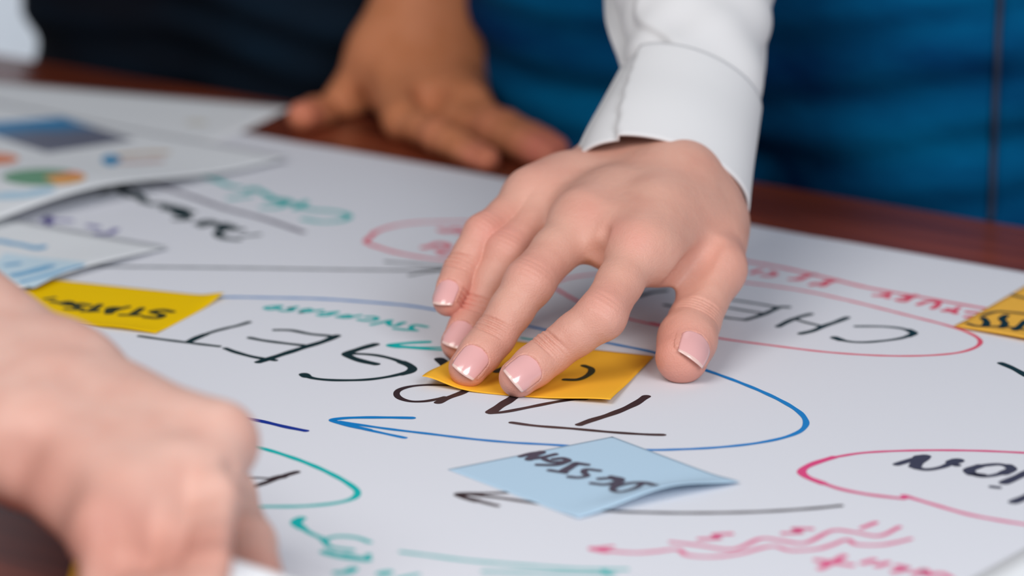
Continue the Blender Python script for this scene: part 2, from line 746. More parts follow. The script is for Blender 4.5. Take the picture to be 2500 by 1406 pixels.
# TARGET
W('letter_t', [[(1250, 1033), (1300, 1040), (1400, 1048), (1500, 1057), (1580, 1062), (1618, 1063)],
               (2.7, [(1578, 969), (1545, 990), (1490, 1013), (1445, 1027), (1415, 1038)])], K_brown, 2.1)
W('letter_a', [(3.2, [(1275, 955), (1250, 974), (1220, 993), (1198, 1008)]),
               [(1198, 1010), (1225, 1008), (1290, 996), (1350, 984), (1412, 974)],
               (1.9, [(1290, 964), (1340, 968), (1395, 973)]), (3.0, [(1400, 975), (1424, 975)])], K_brown, 2.1)
W('letter_r', [[(1170, 945), (1100, 942), (1040, 941), (1000, 945), (975, 953), (968, 963), (978, 974), (1003, 981),
                (1035, 981), (1070, 975), (1085, 971)],
               (2.6, [(1150, 948), (1125, 961), (1090, 974), (1070, 984)])], K_brown, 2.0)
W('letter_stroke', [(3.4, [(1073, 878), (1083, 887), (1093, 900), (1110, 915)])], K_black)
W('letter_g', [(3.0, [(916, 842), (885, 851), (855, 861), (846, 866), (858, 874), (885, 883), (917, 890)]),
               [(862, 865), (890, 866), (920, 869), (960, 878), (988, 888)],
               (2.9, [(980, 885), (998, 893), (1007, 901), (1000, 909), (980, 915)]),
               [(990, 912), (950, 921), (900, 928), (850, 930), (800, 929), (765, 925), (748, 920)],
               (3.1, [(748, 920), (742, 915)])], K_dark, 2.1)
W('letter_e', [(2.9, [(822, 821), (795, 833), (750, 847), (700, 863), (660, 876), (632, 885)]),
               [(672, 807), (695, 807), (712, 808), (760, 817), (804, 821)],
               [(610, 826), (640, 832), (700, 840), (755, 846)],
               [(551, 852), (572, 860), (620, 873), (671, 881)]], K_dark, 2.1)
W('letter_t', [[(341, 822), (396, 830), (460, 838), (500, 843), (534, 847)],
               [(608, 788), (582, 796), (556, 802), (525, 810), (495, 820)],
               (2.7, [(500, 818), (480, 826), (462, 835)])], K_dark, 1.9)
# INCREASE and its arrow
W('small_lettering', [
    [(1041, 799), (1025, 796), (1012, 795), (1003, 800), (1008, 806)], [(964, 804), (985, 806), (1016, 808)],
    [(908, 794), (930, 789), (952, 784)], [(954, 784), (948, 790), (955, 796), (968, 796), (978, 791), (986, 789)],
    [(876, 782), (890, 784), (908, 784), (921, 779), (912, 775), (896, 775)],
    [(824, 775), (840, 777), (856, 776), (850, 771), (835, 773)], [(850, 776), (865, 773), (880, 771)],
    [(777, 770), (790, 772), (800, 771), (824, 763)], [(787, 766), (800, 765), (822, 763)],
    [(733, 764), (742, 758), (754, 756), (758, 761), (737, 764)], [(758, 761), (773, 760), (786, 759)],
    [(684, 759), (697, 761), (712, 759), (714, 755), (703, 755), (724, 751)],
    [(647, 754), (660, 757), (672, 755), (685, 749)], [(652, 751), (668, 749), (685, 748)]], K_teal, 1.9)
W('drawn_arrow', [(2.6, [(1045, 836), (1005, 838), (970, 841), (952, 844), (968, 848), (1010, 849)]),
                  [(965, 845), (1020, 849), (1100, 850)], [(975, 849), (1030, 853), (1095, 857)]], K_teal, 1.6)
W('drawn_line', [[(1275, 827), (1300, 831), (1335, 837)]], K_teal, 1.6)
# big blue loop with its arrow head
W('drawn_loop', [
    [(400, 733), (548, 727), (650, 728), (780, 731), (900, 739), (1000, 748), (1060, 757), (1150, 770), (1230, 784),
     (1300, 800), (1400, 822), (1500, 842), (1600, 863), (1720, 904), (1800, 933), (1870, 962), (1925, 990),
     (1957, 1013), (1968, 1035), (1955, 1053), (1920, 1068), (1850, 1083), (1750, 1094), (1650, 1099), (1590, 1100),
     (1450, 1094), (1340, 1087), (1250, 1082), (1150, 1073), (1050, 1061), (950, 1049), (880, 1039), (830, 1031)],
    (2.2, [(1006, 1022), (950, 1021), (880, 1021), (835, 1023), (812, 1027), (835, 1036), (900, 1051)]),
    [(890, 1049), (950, 1062), (988, 1070)]], K_blue, 1.75)
W('drawn_line', [[(420, 985), (520, 1006), (640, 1030), (700, 1044), (746, 1053)]], K_navy, 2.2)
# CHECK in the long red loop
W('letter_c', [[(2090, 798), (2130, 798), (2164, 799), (2200, 803), (2222, 809)],
               (2.6, [(2218, 807), (2231, 815), (2218, 822)]),
               [(2225, 820), (2195, 828), (2151, 834), (2110, 837), (2080, 836), (2055, 832)],
               (3.0, [(2052, 831), (2038, 826)])], K_dark, 1.8)
W('letter_h', [[(2068, 777), (2040, 788), (2013, 797), (1985, 809), (1955, 816)],
               [(1979, 768), (1955, 774), (1930, 783), (1900, 798)], (1.7, [(1946, 782), (1970, 789), (2005, 797)])],
  K_dark, 2.3)
W('letter_e', [[(1924, 751), (1905, 751), (1888, 758), (1870, 766), (1845, 775), (1820, 782)],
               (1.8, [(1820, 782), (1790, 779), (1762, 775)]), (1.6, [(1770, 732), (1805, 736), (1850, 743), (1891, 750)]),
               (1.6, [(1780, 753), (1815, 759), (1862, 766)])], K_dark, 2.3)
W('letter_stroke', [[(1560, 725), (1590, 716), (1625, 711)], [(1625, 746), (1665, 752)]], K_dark, 2.2)
W('drawn_loop', [[(1355, 705), (1420, 741), (1500, 770), (1600, 795), (1744, 825), (1888, 845), (2032, 862),
                  (2176, 870), (2284, 868), (2350, 860), (2388, 845), (2392, 831), (2368, 815), (2320, 798),
                  (2212, 770), (2068, 734), (1960, 711), (1827, 692), (1700, 678), (1560, 668), (1440, 672),
                  (1370, 685), (1350, 696)]], K_red, 1.5)
W('drawn_line', [[(1590, 790), (1616, 796)]], K_red, 1.8)
W('drawn_loop', [[(2440, 760), (2350, 745), (2250, 727), (2120, 704), (2020, 680), (1920, 657), (1827, 640),
                  (1600, 598), (1400, 562), (1200, 543), (1072, 543), (1003, 546), (952, 555), (918, 567),
                  (904, 580), (893, 592), (927, 606), (969, 618), (1020, 628), (1089, 637), (1250, 652)]], K_red, 2.0)
W('small_lettering', [
    [(1075, 562), (1090, 566), (1112, 560), (1130, 563)], [(1118, 569), (1140, 566)],
    [(1035, 606), (1050, 603), (1072, 596), (1090, 600), (1095, 606)], [(1070, 612), (1085, 620), (1100, 620)]],
  K_red, 3.0)
W('small_lettering', [
    [(1836, 668), (1850, 662), (1858, 660)], [(1862, 673), (1880, 675), (1893, 670), (1884, 665)],
    [(1930, 683), (1950, 684), (1965, 676), (1988, 671)], [(1945, 682), (1970, 676)],
    [(1980, 697), (1995, 694), (2008, 699), (2022, 691), (2042, 685)], [(2005, 698), (2020, 688)],
    [(2135, 722), (2158, 724), (2170, 718)], [(2155, 720), (2168, 728)],
    [(2190, 733), (2205, 737), (2220, 730), (2235, 722), (2203, 728)],
    [(2242, 745), (2265, 738), (2290, 739), (2287, 748), (2277, 754)],
    [(2303, 760), (2322, 761), (2340, 753)], [(2315, 756), (2333, 766)],
    [(2362, 763), (2395, 765)], [(2358, 775), (2385, 772)]], K_red, 2.2)
W('letter_stroke', [[(2444, 888), (2470, 899), (2500, 915), (2530, 935), (2560, 960)]], K_dark, 2.5)
# upper left words
W('drawn_line', [[(355, 447), (400, 459), (470, 482), (550, 510), (640, 534), (740, 568)]], K_grey, 2.6)
W('word_lettering', [
    [(248, 472), (270, 462), (300, 455)], [(290, 462), (312, 478), (350, 486)], [(338, 478), (350, 492), (372, 500)],
    [(382, 499), (408, 503), (402, 511), (428, 512)], [(420, 505), (452, 512)], [(430, 537), (456, 536), (446, 520)],
    [(482, 547), (505, 541), (522, 545), (492, 553)], [(522, 547), (546, 560), (530, 570), (550, 583), (580, 586)],
    [(540, 561), (590, 562)], (2, [(592, 578), (634, 574)]), (2, [(300, 455), (330, 470), (352, 484)]), [(404, 503), (430, 520), (440, 528)], [(440, 512), (470, 520)], [(545, 548), (570, 556)]], K_dark, 3.4)
W('word_lettering', [
    [(436, 431), (465, 428), (492, 427)], [(516, 438), (535, 444)], [(562, 456), (586, 460)],
    [(598, 470), (612, 466), (628, 462)], [(650, 478), (675, 487), (705, 498)],
    [(640, 508), (670, 508), (696, 500), (668, 490)], [(560, 486), (610, 480)],
    [(722, 511), (736, 503), (746, 494)], [(725, 505), (760, 513), (790, 516)],
    [(500, 433), (525, 441), (560, 455)], [(610, 462), (640, 470), (655, 480)], [(655, 492), (690, 488), (720, 500)], [(740, 536), (790, 543), (835, 539), (852, 531), (836, 521), (795, 515)]], K_teal, 2.8)
W('small_lettering', [[(106, 541), (120, 531), (120, 548)], [(132, 539), (172, 540)], [(217, 552), (238, 556)],
                      [(236, 571), (262, 572), (283, 562)]], K_violet, 3.0)
W('drawn_arrow', [[(160, 652), (330, 653), (600, 656), (850, 660), (1000, 661), (1110, 658)],
                  [(942, 640), (1020, 646), (1110, 655)], [(1000, 673), (1045, 665), (1110, 659)]], K_dark, 1.6)
# foreground
W('drawn_loop', [[(450, 1050), (585, 1082), (662, 1102), (742, 1129), (806, 1157), (855, 1185), (873, 1203),
                  (862, 1218), (822, 1229), (742, 1237), (646, 1238), (520, 1236), (430, 1228)]], K_teal, 2.0)
W('letter_stroke', [[(724, 1154), (700, 1161), (672, 1171), (645, 1181), (620, 1189), (590, 1200)],
                    (1.3, [(560, 1164), (598, 1166), (659, 1170)]), [(560, 1124), (602, 1134)],
                    (3, [(672, 1169), (690, 1165)])], K_brown, 2.3)
W('drawn_arrow', [(2.6, [(1170, 1207), (1140, 1207), (1118, 1208), (1132, 1215), (1165, 1224)]),
                  [(1160, 1222), (1190, 1230), (1214, 1236)], (1.6, [(1165, 1206), (1240, 1204)]),
                  [(1150, 1209), (1220, 1217), (1310, 1230), (1400, 1241), (1490, 1249), (1600, 1253), (1700, 1254),
                   (1850, 1251), (1980, 1243), (2052, 1236)]], K_brown, 1.8)
W('drawn_loop', [(1.5, [(2700, 1122), (2600, 1113), (2500, 1107), (2388, 1102), (2248, 1101), (2108, 1107),
                        (2030, 1119)]),
                 (2.4, [(2035, 1118), (1985, 1134), (1962, 1146), (1957, 1155), (1970, 1166), (2010, 1182)]),
                 (1.7, [(2005, 1180), (2050, 1195), (2108, 1207), (2160, 1214), (2206, 1219)]),
                 (2.4, [(2208, 1212), (2218, 1215)]),
                 (1.6, [(2212, 1213), (2276, 1232), (2360, 1256), (2430, 1270), (2500, 1281), (2620, 1297)])],
  K_pink, 1.7)
W('letter_n', [[(2190, 1135), (2215, 1127), (2240, 1119)], (3.6, [(2244, 1118), (2258, 1116)]),
               (3.8, [(2254, 1119), (2240, 1130), (2234, 1140)]),
               (2.2, [(2236, 1144), (2262, 1148), (2300, 1142), (2325, 1131)]), (3.8, [(2325, 1130), (2338, 1126)]),
               (2.5, [(2322, 1132), (2336, 1137)])], K_slate, 2.5)
W('letter_o', [(3.2, [(2372, 1158), (2366, 1149), (2392, 1139)]), [(2390, 1139), (2438, 1135), (2462, 1139)],
               (3.2, [(2462, 1139), (2470, 1146), (2450, 1157)]),
               [(2452, 1156), (2420, 1163), (2395, 1164), (2374, 1158), (2400, 1161)]], K_slate, 2.2)
W('letter_i', [[(2520, 1150), (2500, 1159), (2475, 1170), (2452, 1180)], (2, [(2422, 1190), (2437, 1192)]),
               [(2540, 1195), (2505, 1214), (2475, 1227)]], K_slate, 3.1)
W('drawn_arrow', [
    (2.6, [(1447, 1341), (1480, 1347)]), [(1450, 1342), (1501, 1348), (1554, 1351), (1600, 1348), (1655, 1343),
                                        (1675, 1356), (1730, 1361), (1796, 1355), (1888, 1335), (1928, 1345),
                                        (1994, 1342), (2030, 1332), (2069, 1319), (2088, 1330), (2148, 1332),
                                        (2190, 1325), (2223, 1317)],
    [(1638, 1325), (1708, 1333), (1787, 1343), (1862, 1316), (1906, 1321), (1959, 1328), (2038, 1296),
     (2086, 1301), (2143, 1310), (2196, 1288)], [(1447, 1341), (1495, 1336)]], K_pink, 1.5)
W('small_lettering', [[(1708, 1318), (1756, 1315), (1742, 1308), (1785, 1305)],
                      [(1912, 1304), (1955, 1301), (1938, 1293), (1981, 1293)], [(2104, 1290), (2138, 1277)]],
  K_pink, 1.7)
W('small_lettering', [[(2003, 1389), (2034, 1373), (2060, 1359)], [(1994, 1369), (2078, 1381)],
                      [(2108, 1376), (2132, 1369)], [(2142, 1383), (2166, 1376)], [(2182, 1397), (2214, 1389), (2194, 1384)],
                      [(2232, 1403), (2258, 1394), (2262, 1405)], [(2271, 1406), (2297, 1402), (2320, 1412)]],
  K_pink, 2.2)
W('word_lettering', [
    (3.0, [(735, 1267), (725, 1273), (724, 1280), (737, 1290)]),
    [(735, 1289), (760, 1304), (788, 1317), (806, 1336), (860, 1345)],
    [(787, 1320), (822, 1311), (870, 1314), (902, 1325)],
    (2.8, [(793, 1349), (838, 1361), (896, 1368)]), [(896, 1368), (900, 1356)], (2.6, [(840, 1357), (880, 1365)]),
    (2.8, [(824, 1400), (848, 1398), (862, 1390)]), (3, [(931, 1403), (947, 1399)]),
    [(975, 1415), (1020, 1405)]], K_teal, 1.7)
W('drawn_line', [[(979, 1349), (1050, 1358), (1126, 1368), (1210, 1376), (1286, 1382), (1400, 1390), (1530, 1392)],
                 [(1180, 1397), (1350, 1401), (1500, 1403)], [(1470, 1392), (1490, 1408)]], K_teal, 1.4)


# ---------------------------------------------------------------- loose sheets and sticky notes
def patch(name, quad, hfun, m, label, cat, n=(30, 30), thick=.00012, group=None):
    """a four-cornered leaf of paper; quad gives its world corners, hfun(u, v) its height in mm"""
    c = [np.asarray(q, float) for q in quad]

    def pos(u, v):
        return (c[0] * (1 - u) + c[1] * u) * (1 - v) + (c[3] * (1 - u) + c[2] * u) * v
    V, Fc = [], []
    for j in range(n[1] + 1):
        for i in range(n[0] + 1):
            u, v = i / n[0], j / n[1]
            p = pos(u, v)
            V.append((p[0], p[1], ZT + hfun(u, v) * .001))
    for j in range(n[1]):
        for i in range(n[0]):
            k = j * (n[0] + 1) + i
            Fc.append((k, k + 1, k + n[0] + 2, k + n[0] + 1))
    o = mesh(name, V, Fc, None, m, True)
    s = o.modifiers.new('s', 'SOLIDIFY')
    s.thickness = thick
    s.offset = -1
    tag(o, label, cat, group)

    def hf(p):
        p = np.asarray(p)[:2]
        uv = np.array([.5, .5])
        for _ in range(12):
            q = pos(*uv)[:2] - p
            Ju = (pos(uv[0] + 1e-3, uv[1])[:2] - pos(*uv)[:2]) / 1e-3
            Jv = (pos(uv[0], uv[1] + 1e-3)[:2] - pos(*uv)[:2]) / 1e-3
            uv = uv - np.linalg.solve(np.stack([Ju, Jv], 1), q)
        return hfun(*np.clip(uv, 0, 1))
    return o, hf


def bump(x, c, s):
    return math.exp(-((x - c) / s) ** 2)


# orange note under the fingertips: corners left, front right, back right, back left
q = [P(1030, 918, 5.8), P(1490, 975, 3.2), P(1597, 868, 1.2), P(1165, 822, 1.0)]
orange, hfo = patch('sticky_note', q, lambda u, v: 1.0 + 4.8 * bump(u, 0, .16) * bump(v, 0, .35)
                    + 2.2 * bump(u, 1, .26) * bump(v, 0, .35) + .5 * bump(u, 1, .1) * bump(v, .6, .25), M_orange,
                    'bright orange sticky note pressed down by the fingertips of the middle hand', 'sticky note', (40, 40))
ink('note_lettering', [(2.0, [(1380, 928), (1410, 928), (1440, 914), (1443, 901), (1425, 894)])], K_olive, orange, 2.0, hfo)
ink('note_lettering', [(2.4, [(1212, 908), (1232, 899)])], K_olive, orange, 2.0, hfo)

# pale blue note DESIGN: corners left, near, right, far
q = [P(1093, 1146, .8), P(1412, 1266, 1.0), P(1806, 1180, 1.2), P(1495, 1066, .8)]
blue, hfb = patch('sticky_note', q, lambda u, v: .9 + 5.0 * bump(u, 1, .14) * bump(v, .55, .36)
                  , M_blue, 'pale blue square sticky note reading DESIGN', 'sticky note', (40, 40))
ink('note_lettering', [
    [(1271, 1115), (1297, 1108), (1324, 1104)], (2.6, [(1322, 1105), (1304, 1113), (1292, 1122)]),
    [(1292, 1122), (1326, 1117), (1356, 1110)],
    [(1329, 1122), (1348, 1129), (1388, 1126), (1374, 1120), (1352, 1122)],
    [(1388, 1127), (1358, 1136), (1313, 1136)],
    [(1434, 1136), (1406, 1132)], (2.6, [(1404, 1134), (1374, 1152)]), [(1342, 1149), (1380, 1155)],
    [(1463, 1150), (1431, 1147), (1426, 1155), (1434, 1162), (1412, 1167), (1390, 1165)],
    [(1463, 1170), (1492, 1169), (1514, 1178)], [(1445, 1181), (1476, 1184), (1508, 1178)],
    [(1492, 1165), (1518, 1171), (1510, 1180), (1496, 1190)],
    [(1601, 1186), (1575, 1180), (1537, 1181), (1500, 1191), (1496, 1198), (1514, 1202), (1545, 1195), (1569, 1182)]],
    K_slate, blue, 1.8, hfb)

# yellow note STRATEGY: corners far left, far right, near right, near left
a = P(548, 727, .8)
b = P(380, 816, .8)
dl = unit(P(157, 686, .8) - a) * .088
q = [a + dl, a, b, b + dl]
yellow, hfy = patch('sticky_note', q, lambda u, v: .9 + 2.2 * bump(u, 1, .09) * bump(v, 0, .2)
                    + 1.2 * bump(v, 1, .1) * bump(u, .8, .2), M_yellow,
                    'bright yellow sticky note with black capitals, beside the foreground wrist', 'sticky note', (40, 40))
ink('note_lettering', [
    [(420, 762), (395, 758), (371, 762), (397, 771), (384, 777), (356, 775)],
    (2.0, [(294, 770), (343, 771)]), [(346, 754), (321, 770)],
    (2.0, [(314, 750), (290, 756), (268, 765)]), (3.4, [(266, 765), (273, 754), (287, 754)]),
    (2.0, [(202, 761), (239, 761)]), [(244, 746), (220, 761)],
    [(217, 746), (193, 743), (186, 750), (200, 754)], [(182, 745), (165, 738), (152, 742), (170, 746)],
    (2.0, [(147, 741), (126, 737)]), (2.0, [(132, 728), (112, 731)]), (1.8, [(160, 756), (190, 757)])],
    K_olive, yellow, 2.6, hfy)

# amber note at the right edge
a = P(2328, 800, .8)
e1 = unit(P(2500, 834, .8) - a) * .076
e2 = P(2518, 690, .8) - a
q = [a, a + e1, a + e1 + e2, a + e2]
amber, hfa = patch('sticky_note', q, lambda u, v: 1.1 + 1.5 * bump(v, 0, .12) * bump(u, .5, .5), M_amber,
                   'amber sticky note cut off by the right edge of the photo', 'sticky note', (24, 24))
ink('note_lettering', [
    (1.4, [(2362, 791), (2385, 797), (2456, 799), (2500, 806), (2540, 812)]),
    (1.4, [(2400, 771), (2435, 762), (2470, 764), (2510, 768)]),
    (2.4, [(2400, 777), (2409, 787), (2405, 797)]), (2.4, [(2456, 771), (2446, 779), (2454, 790), (2445, 800)]),
    (2.4, [(2505, 784), (2478, 806)]), (1.4, [(2471, 721), (2499, 728), (2540, 735)])], K_dark, amber, 2.2, hfa)


def a4(c0, toward, h, size=(.297, .21), flip=1):
    d = unit(P(*toward, 0) - c0)
    n_ = np.array([-d[1], d[0], 0]) * flip
    return [c0, c0 + d * size[0], c0 + d * size[0] + n_ * size[1], c0 + n_ * size[1]]


# rear printed sheet
qa = a4(P(715, 264, 1.5), (590, 325), 0, (.210, .297), -1)
rear, hfr = patch('printed_sheet', qa, lambda u, v: .85 + .2 * math.sin(v * 7 + 1.2) * bump(u, 0, .4) + 1.0 * bump(u, 0, .12), M_sheet,
                  'plain rear sheet whose corner reaches the tanned thumb', 'paper', (30, 30), group=None)
if True:
    S_tan = mat('faint_tan_print', (.66, .62, .52), .7)
    ink('printed_mark', [(6, [(470, 300), (490, 301)])], S_tan, rear, 5, hfr)

# chart sheet with its front edge curling up
c0 = P(707, 386, 3.5)
qb = a4(c0, (88, 547), 0, (.297, .235), -1)


def hB(u, v):
    return 1.05 + 1.5 * bump(v, 0, .4) + (9.0 * bump(u, .47, .23) + 1.0 * bump(u, 0, .1)) * bump(v, 0, .42)


chart, hfc = patch('printed_sheet', qb, hB, M_sheet,
                   'printed report sheet with a blue-grey picture and coloured pie charts', 'paper', (50, 40))


def print_quad(name, corners, colfn, hf, parent, n=16):
    """flat print: a picture whose colours vary over its area"""
    me = bpy.data.meshes.new(name)
    V, Fc, Cc = [], [], []
    cs = [onsurf(x, y, hf)[:2] for x, y in corners]
    for j in range(n + 1):
        for i in range(n + 1):
            u, v = i / n, j / n
            p = (cs[0] * (1 - u) + cs[1] * u) * (1 - v) + (cs[3] * (1 - u) + cs[2] * u) * v
            V.append((p[0], p[1], ZT + hf(p) * .001 + .0002))
            Cc.append((*colfn(u, v), 1))
    for j in range(n):
        for i in range(n):
            k = j * (n + 1) + i
            Fc.append((k, k + 1, k + n + 2, k + n + 1))
    me.from_pydata(V, [], Fc)
    at = me.color_attributes.new('print', 'FLOAT_COLOR', 'POINT')
    for k, c in enumerate(Cc):
        at.data[k].color = c
    m = mat(name + '_ink', (.5, .5, .5), .5)
    a_ = N(m, 'ShaderNodeAttribute', attribute_name='print')
    m.node_tree.links.new(a_.outputs['Color'], m.node_tree.nodes['Principled BSDF'].inputs['Base Color'])
    return link(name, me, parent, m)


def pic(u, v):
    # seascape: saturated sky at the top corner over a grey lower part
    t = min(1, max(0, (v * .9 + u * .25)))
    s = (0.02, .24, .50)
    g = (.15, .16, .22)
    k = min(1, max(0, (t - .18) / .35))
    return tuple(s[i] * (1 - k) + g[i] * k for i in range(3))


print_quad('printed_picture', [(-90, 305), (152, 287), (330, 341), (116, 373)], lambda u, v: pic(1 - u if 0 else .0 if u > .5 else .0, 0)
           if False else pic(v * 0 + (0 if u > .5 else .25), v * 1.0), hfc, chart)


def disc(name, cx, cy, rx, ry, m, hf, parent, a0=0, a1=360):
    V, Fc = [], []
    cs = onsurf(cx, cy, hf)
    V.append((cs[0], cs[1], ZT + hf(cs) * .001 + .0003))
    n = 36
    for i in range(n + 1):
        a_ = math.radians(a0 + (a1 - a0) * i / n)
        p = onsurf(cx + rx * math.cos(a_), cy - ry * math.sin(a_), hf)
        V.append((p[0], p[1], ZT + hf(p) * .001 + .0003))
    for i in range(n):
        Fc.append((0, i + 1, i + 2))
    return mesh(name, V, Fc, parent, m)


S_green = mat('green_print', (.14, .34, .20), .6)
S_gold = mat('yellow_print', (.80, .40, .10), .6)
S_coral = mat('coral_print', (.80, .25, .11), .6)
S_sky = mat('blue_print', (.0, .26, .52), .6)
S_pale = mat('pale_blue_print', (.42, .62, .76), .6)
S_pink = mat('pale_pink_print', (.66, .48, .46), .6)
S_beige = mat('beige_print', (.66, .50, .36), .6)
S_cyan = mat('light_blue_print', (.16, .42, .66), .6)
disc('pie_slice', 106, 434, 100, 20, S_green, hfc, chart, 45, 290)
disc('pie_slice', 106, 434, 104, 20, S_gold, hfc, chart, -70, 8)
disc('pie_slice', 106, 434, 104, 20, S_coral, hfc, chart, 8, 45)
disc('pie_slice', -10, 389, 56, 14, S_coral, hfc, chart)
disc('printed_dot', 272, 392, 24, 13, S_sky, hfc, chart)
ink('printed_bar', [(6, [(300, 380), (350, 375), (398, 374)])], S_beige, chart, 6, hfc)
ink('printed_bar', [(7, [(305, 398), (345, 397), (380, 394)])], S_pink, chart, 6, hfc)
ink('printed_bar', [(9, [(10, 478), (60, 477), (105, 468)])], S_pale, chart, 6, hfc)

# front sheet with blue lines
c0 = P(412, 607, 1.5)
qc = a4(c0, (80, 714), 0, (.30, .12), -1)
front, hff = patch('printed_sheet', qc, lambda u, v: 1.6 + 3.0 * bump(v, 0, .25) * bump(u, .2, .16), M_sheet,
                   'printed sheet with light blue bars beside the yellow note', 'paper', (40, 30))
ink('printed_lettering', [[(-10, 588), (15, 592)], [(22, 594), (40, 597)], [(48, 598), (66, 602)],
                          [(75, 604), (95, 608), (104, 603)]], S_cyan, front, 3.6, hff)
ink('printed_bar', [(3.5, [(20, 648), (42, 645)]), (5, [(42, 672), (80, 663), (118, 652)]),
                    (2.6, [(55, 688), (110, 674), (160, 659), (198, 650)])], S_cyan, front, 3, hff)
print_quad('printed_panel', [(12, 618), (214, 641), (84, 703), (-60, 690)], lambda u, v: (.60, .76, .86), hff, front, 6)

# bright sheet at the lower right corner of the view
a = P(2378, 1409, 1.4)
b = P(2505, 1338, 1.4)
e1 = unit(b - a)
e2 = np.array([e1[1], -e1[0], 0])
q = [a - e1 * .08, a - e1 * .08 + e2 * .21, a + e1 * .217 + e2 * .21, a + e1 * .217]
corner, _h = patch('blank_sheet', q, lambda u, v: .8 + .8 * bump(u, 0, .2), paper_mat('bright_white_paper', (.93, .95, .97), .1),
                   'blank bright white sheet whose corner enters at the lower right', 'paper', (20, 20))

# orange scrap on the dark table under the foreground fist
q = [P(178, 1368, .5), P(262, 1410, .5), P(330, 1480, .5), P(150, 1470, .5)]
scrap, _h = patch('sticky_note', q, lambda u, v: .6 + 1.0 * bump(u, 0, .3) * bump(v, 0, .3), M_orange,
                  'orange note corner on dark table below the foreground fist', 'sticky note', (12, 12))


# ---------------------------------------------------------------- clothing tubes
def tube(name, rings, m, parent, nseg=96, sub=8, disp=None, th=(0, 360), thick=0, ratio=.72):
    """rings: (left pixel, right pixel, depth) or (centre, half width vector, minor vector); seams smoothed"""
    C_, Wv = [], []
    for r in rings:
        l, rr = D(r[0][0], r[0][1], r[2]), D(r[1][0], r[1][1], r[3] if len(r) > 3 else r[2])
        C_.append((l + rr) / 2)
        Wv.append((rr - l) / 2)
    C_ = np.array(catm_n(C_, sub))
    Wv = np.array(catm_n(Wv, sub))
    ax = np.gradient(C_, axis=0)
    V, Fc = [], []
    n = len(C_)
    for j in range(n):
        w_ = Wv[j]
        mn = np.cross(unit(ax[j]), unit(w_))
        if mn @ FW > 0:
            mn = -mn
        mn = unit(mn) * np.linalg.norm(w_) * ratio
        for i in range(nseg + 1):
            a_ = math.radians(th[0] + (th[1] - th[0]) * i / nseg)
            k = 1 + (disp(a_, j / (n - 1)) / np.linalg.norm(w_) if disp else 0)
            V.append(C_[j] + (w_ * math.cos(a_) + mn * math.sin(a_)) * k)
    for j in range(n - 1):
        for i in range(nseg):
            k = j * (nseg + 1) + i
            Fc.append((k, k + 1, k + nseg + 2, k + nseg + 1))
    o = mesh(name, V, Fc, parent, m, True)
    if thick:
        s = o.modifiers.new('s', 'SOLIDIFY')
        s.thickness = thick
        s.offset = 0
    return o


def catm_n(pts, n):
    pts = [np.asarray(p, float) for p in pts]
    q = [2 * pts[0] - pts[1]] + pts + [2 * pts[-1] - pts[-2]]
    out = []
    for i in range(1, len(q) - 2):
        a, b, c, d = q[i - 1:i + 3]
        for k in range(n):
            t = k / n
            out.append(.5 * (2 * b + (c - a) * t + (2 * a - 5 * b + 4 * c - d) * t * t + (3 * b - a - 3 * c + d) * t ** 3))
    out.append(pts[-1])
    return out


def sstep(x, a, b):
    t = min(1, max(0, (x - a) / (b - a)))
    return t * t * (3 - 2 * t)


# ---------------------------------------------------------------- person in the white shirt and blue jeans (middle hand)
EL = TN


def hips(name, parent, c, hw, m, legs_to=0.0, seed=1):
    """jeans: hips and two thighs reaching down behind the table, one continuous cloth"""
    c = np.asarray(c, float)
    L = lambda s, n_, z: np.array([c[0], c[1], 0]) + TU * s + TN * n_ + np.array([0, 0, z])
    rng = random.Random(seed)
    parts = []
    r = .095
    for sg in (-1, 1):
        parts.append((L(sg * (hw - r), 0, 1.02), L(sg * (hw - r), .005, .84), r * .98, r))
        parts.append((L(sg * (hw - r), .005, .84), L(sg * (hw - r + .02), .0, .50), r, .075))
        parts.append((L(sg * (hw - r + .02), .0, .50), L(sg * (hw - r + .03), .03, .06), .075, .055))
    parts.append((L(-(hw - r), .02, .95), L(hw - r, .02, .95), r, r))
    parts.append((L(-(hw - r), .015, .86), L(hw - r, .015, .86), r * .95, r * .95))

    def fn(p):
        f = None
        for a, b, ra, rb in parts:
            d = rc(p, a, b, ra, rb)
            f = d if f is None else smin(f, d, .06)
        s = (p - c) @ TU
        z = p[:, 2]
        # horizontal drag folds across the hips
        f = f + .0028 * np.sin(z * 190 + 5 * np.sin(s * 9 + seed)) * np.exp(-((z - .82) / .16) ** 2)
        f = f + .0016 * np.sin(z * 75 + s * 22 + seed)
        return np.maximum(f, z - 1.04)
    allp = np.array([x for q_ in parts for x in q_[:2]])
    lo = allp.min(0) - .13
    hi = allp.max(0) + .13
    lo[2] = -.02
    V, Q = surface(fn, lo, hi, .006, 4)
    return numpy_mesh(name, V, Q, parent, m)


C1 = np.array([.158, 1.868, 0])
C2 = np.array([-.146, 2.100, 0])
person1 = empty('person', (C1[0], C1[1], 0), 'person in white shirt and blue jeans pressing an orange note', 'person')
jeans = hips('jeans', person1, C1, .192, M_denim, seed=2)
jeans['label'] = 'mid blue denim jeans'

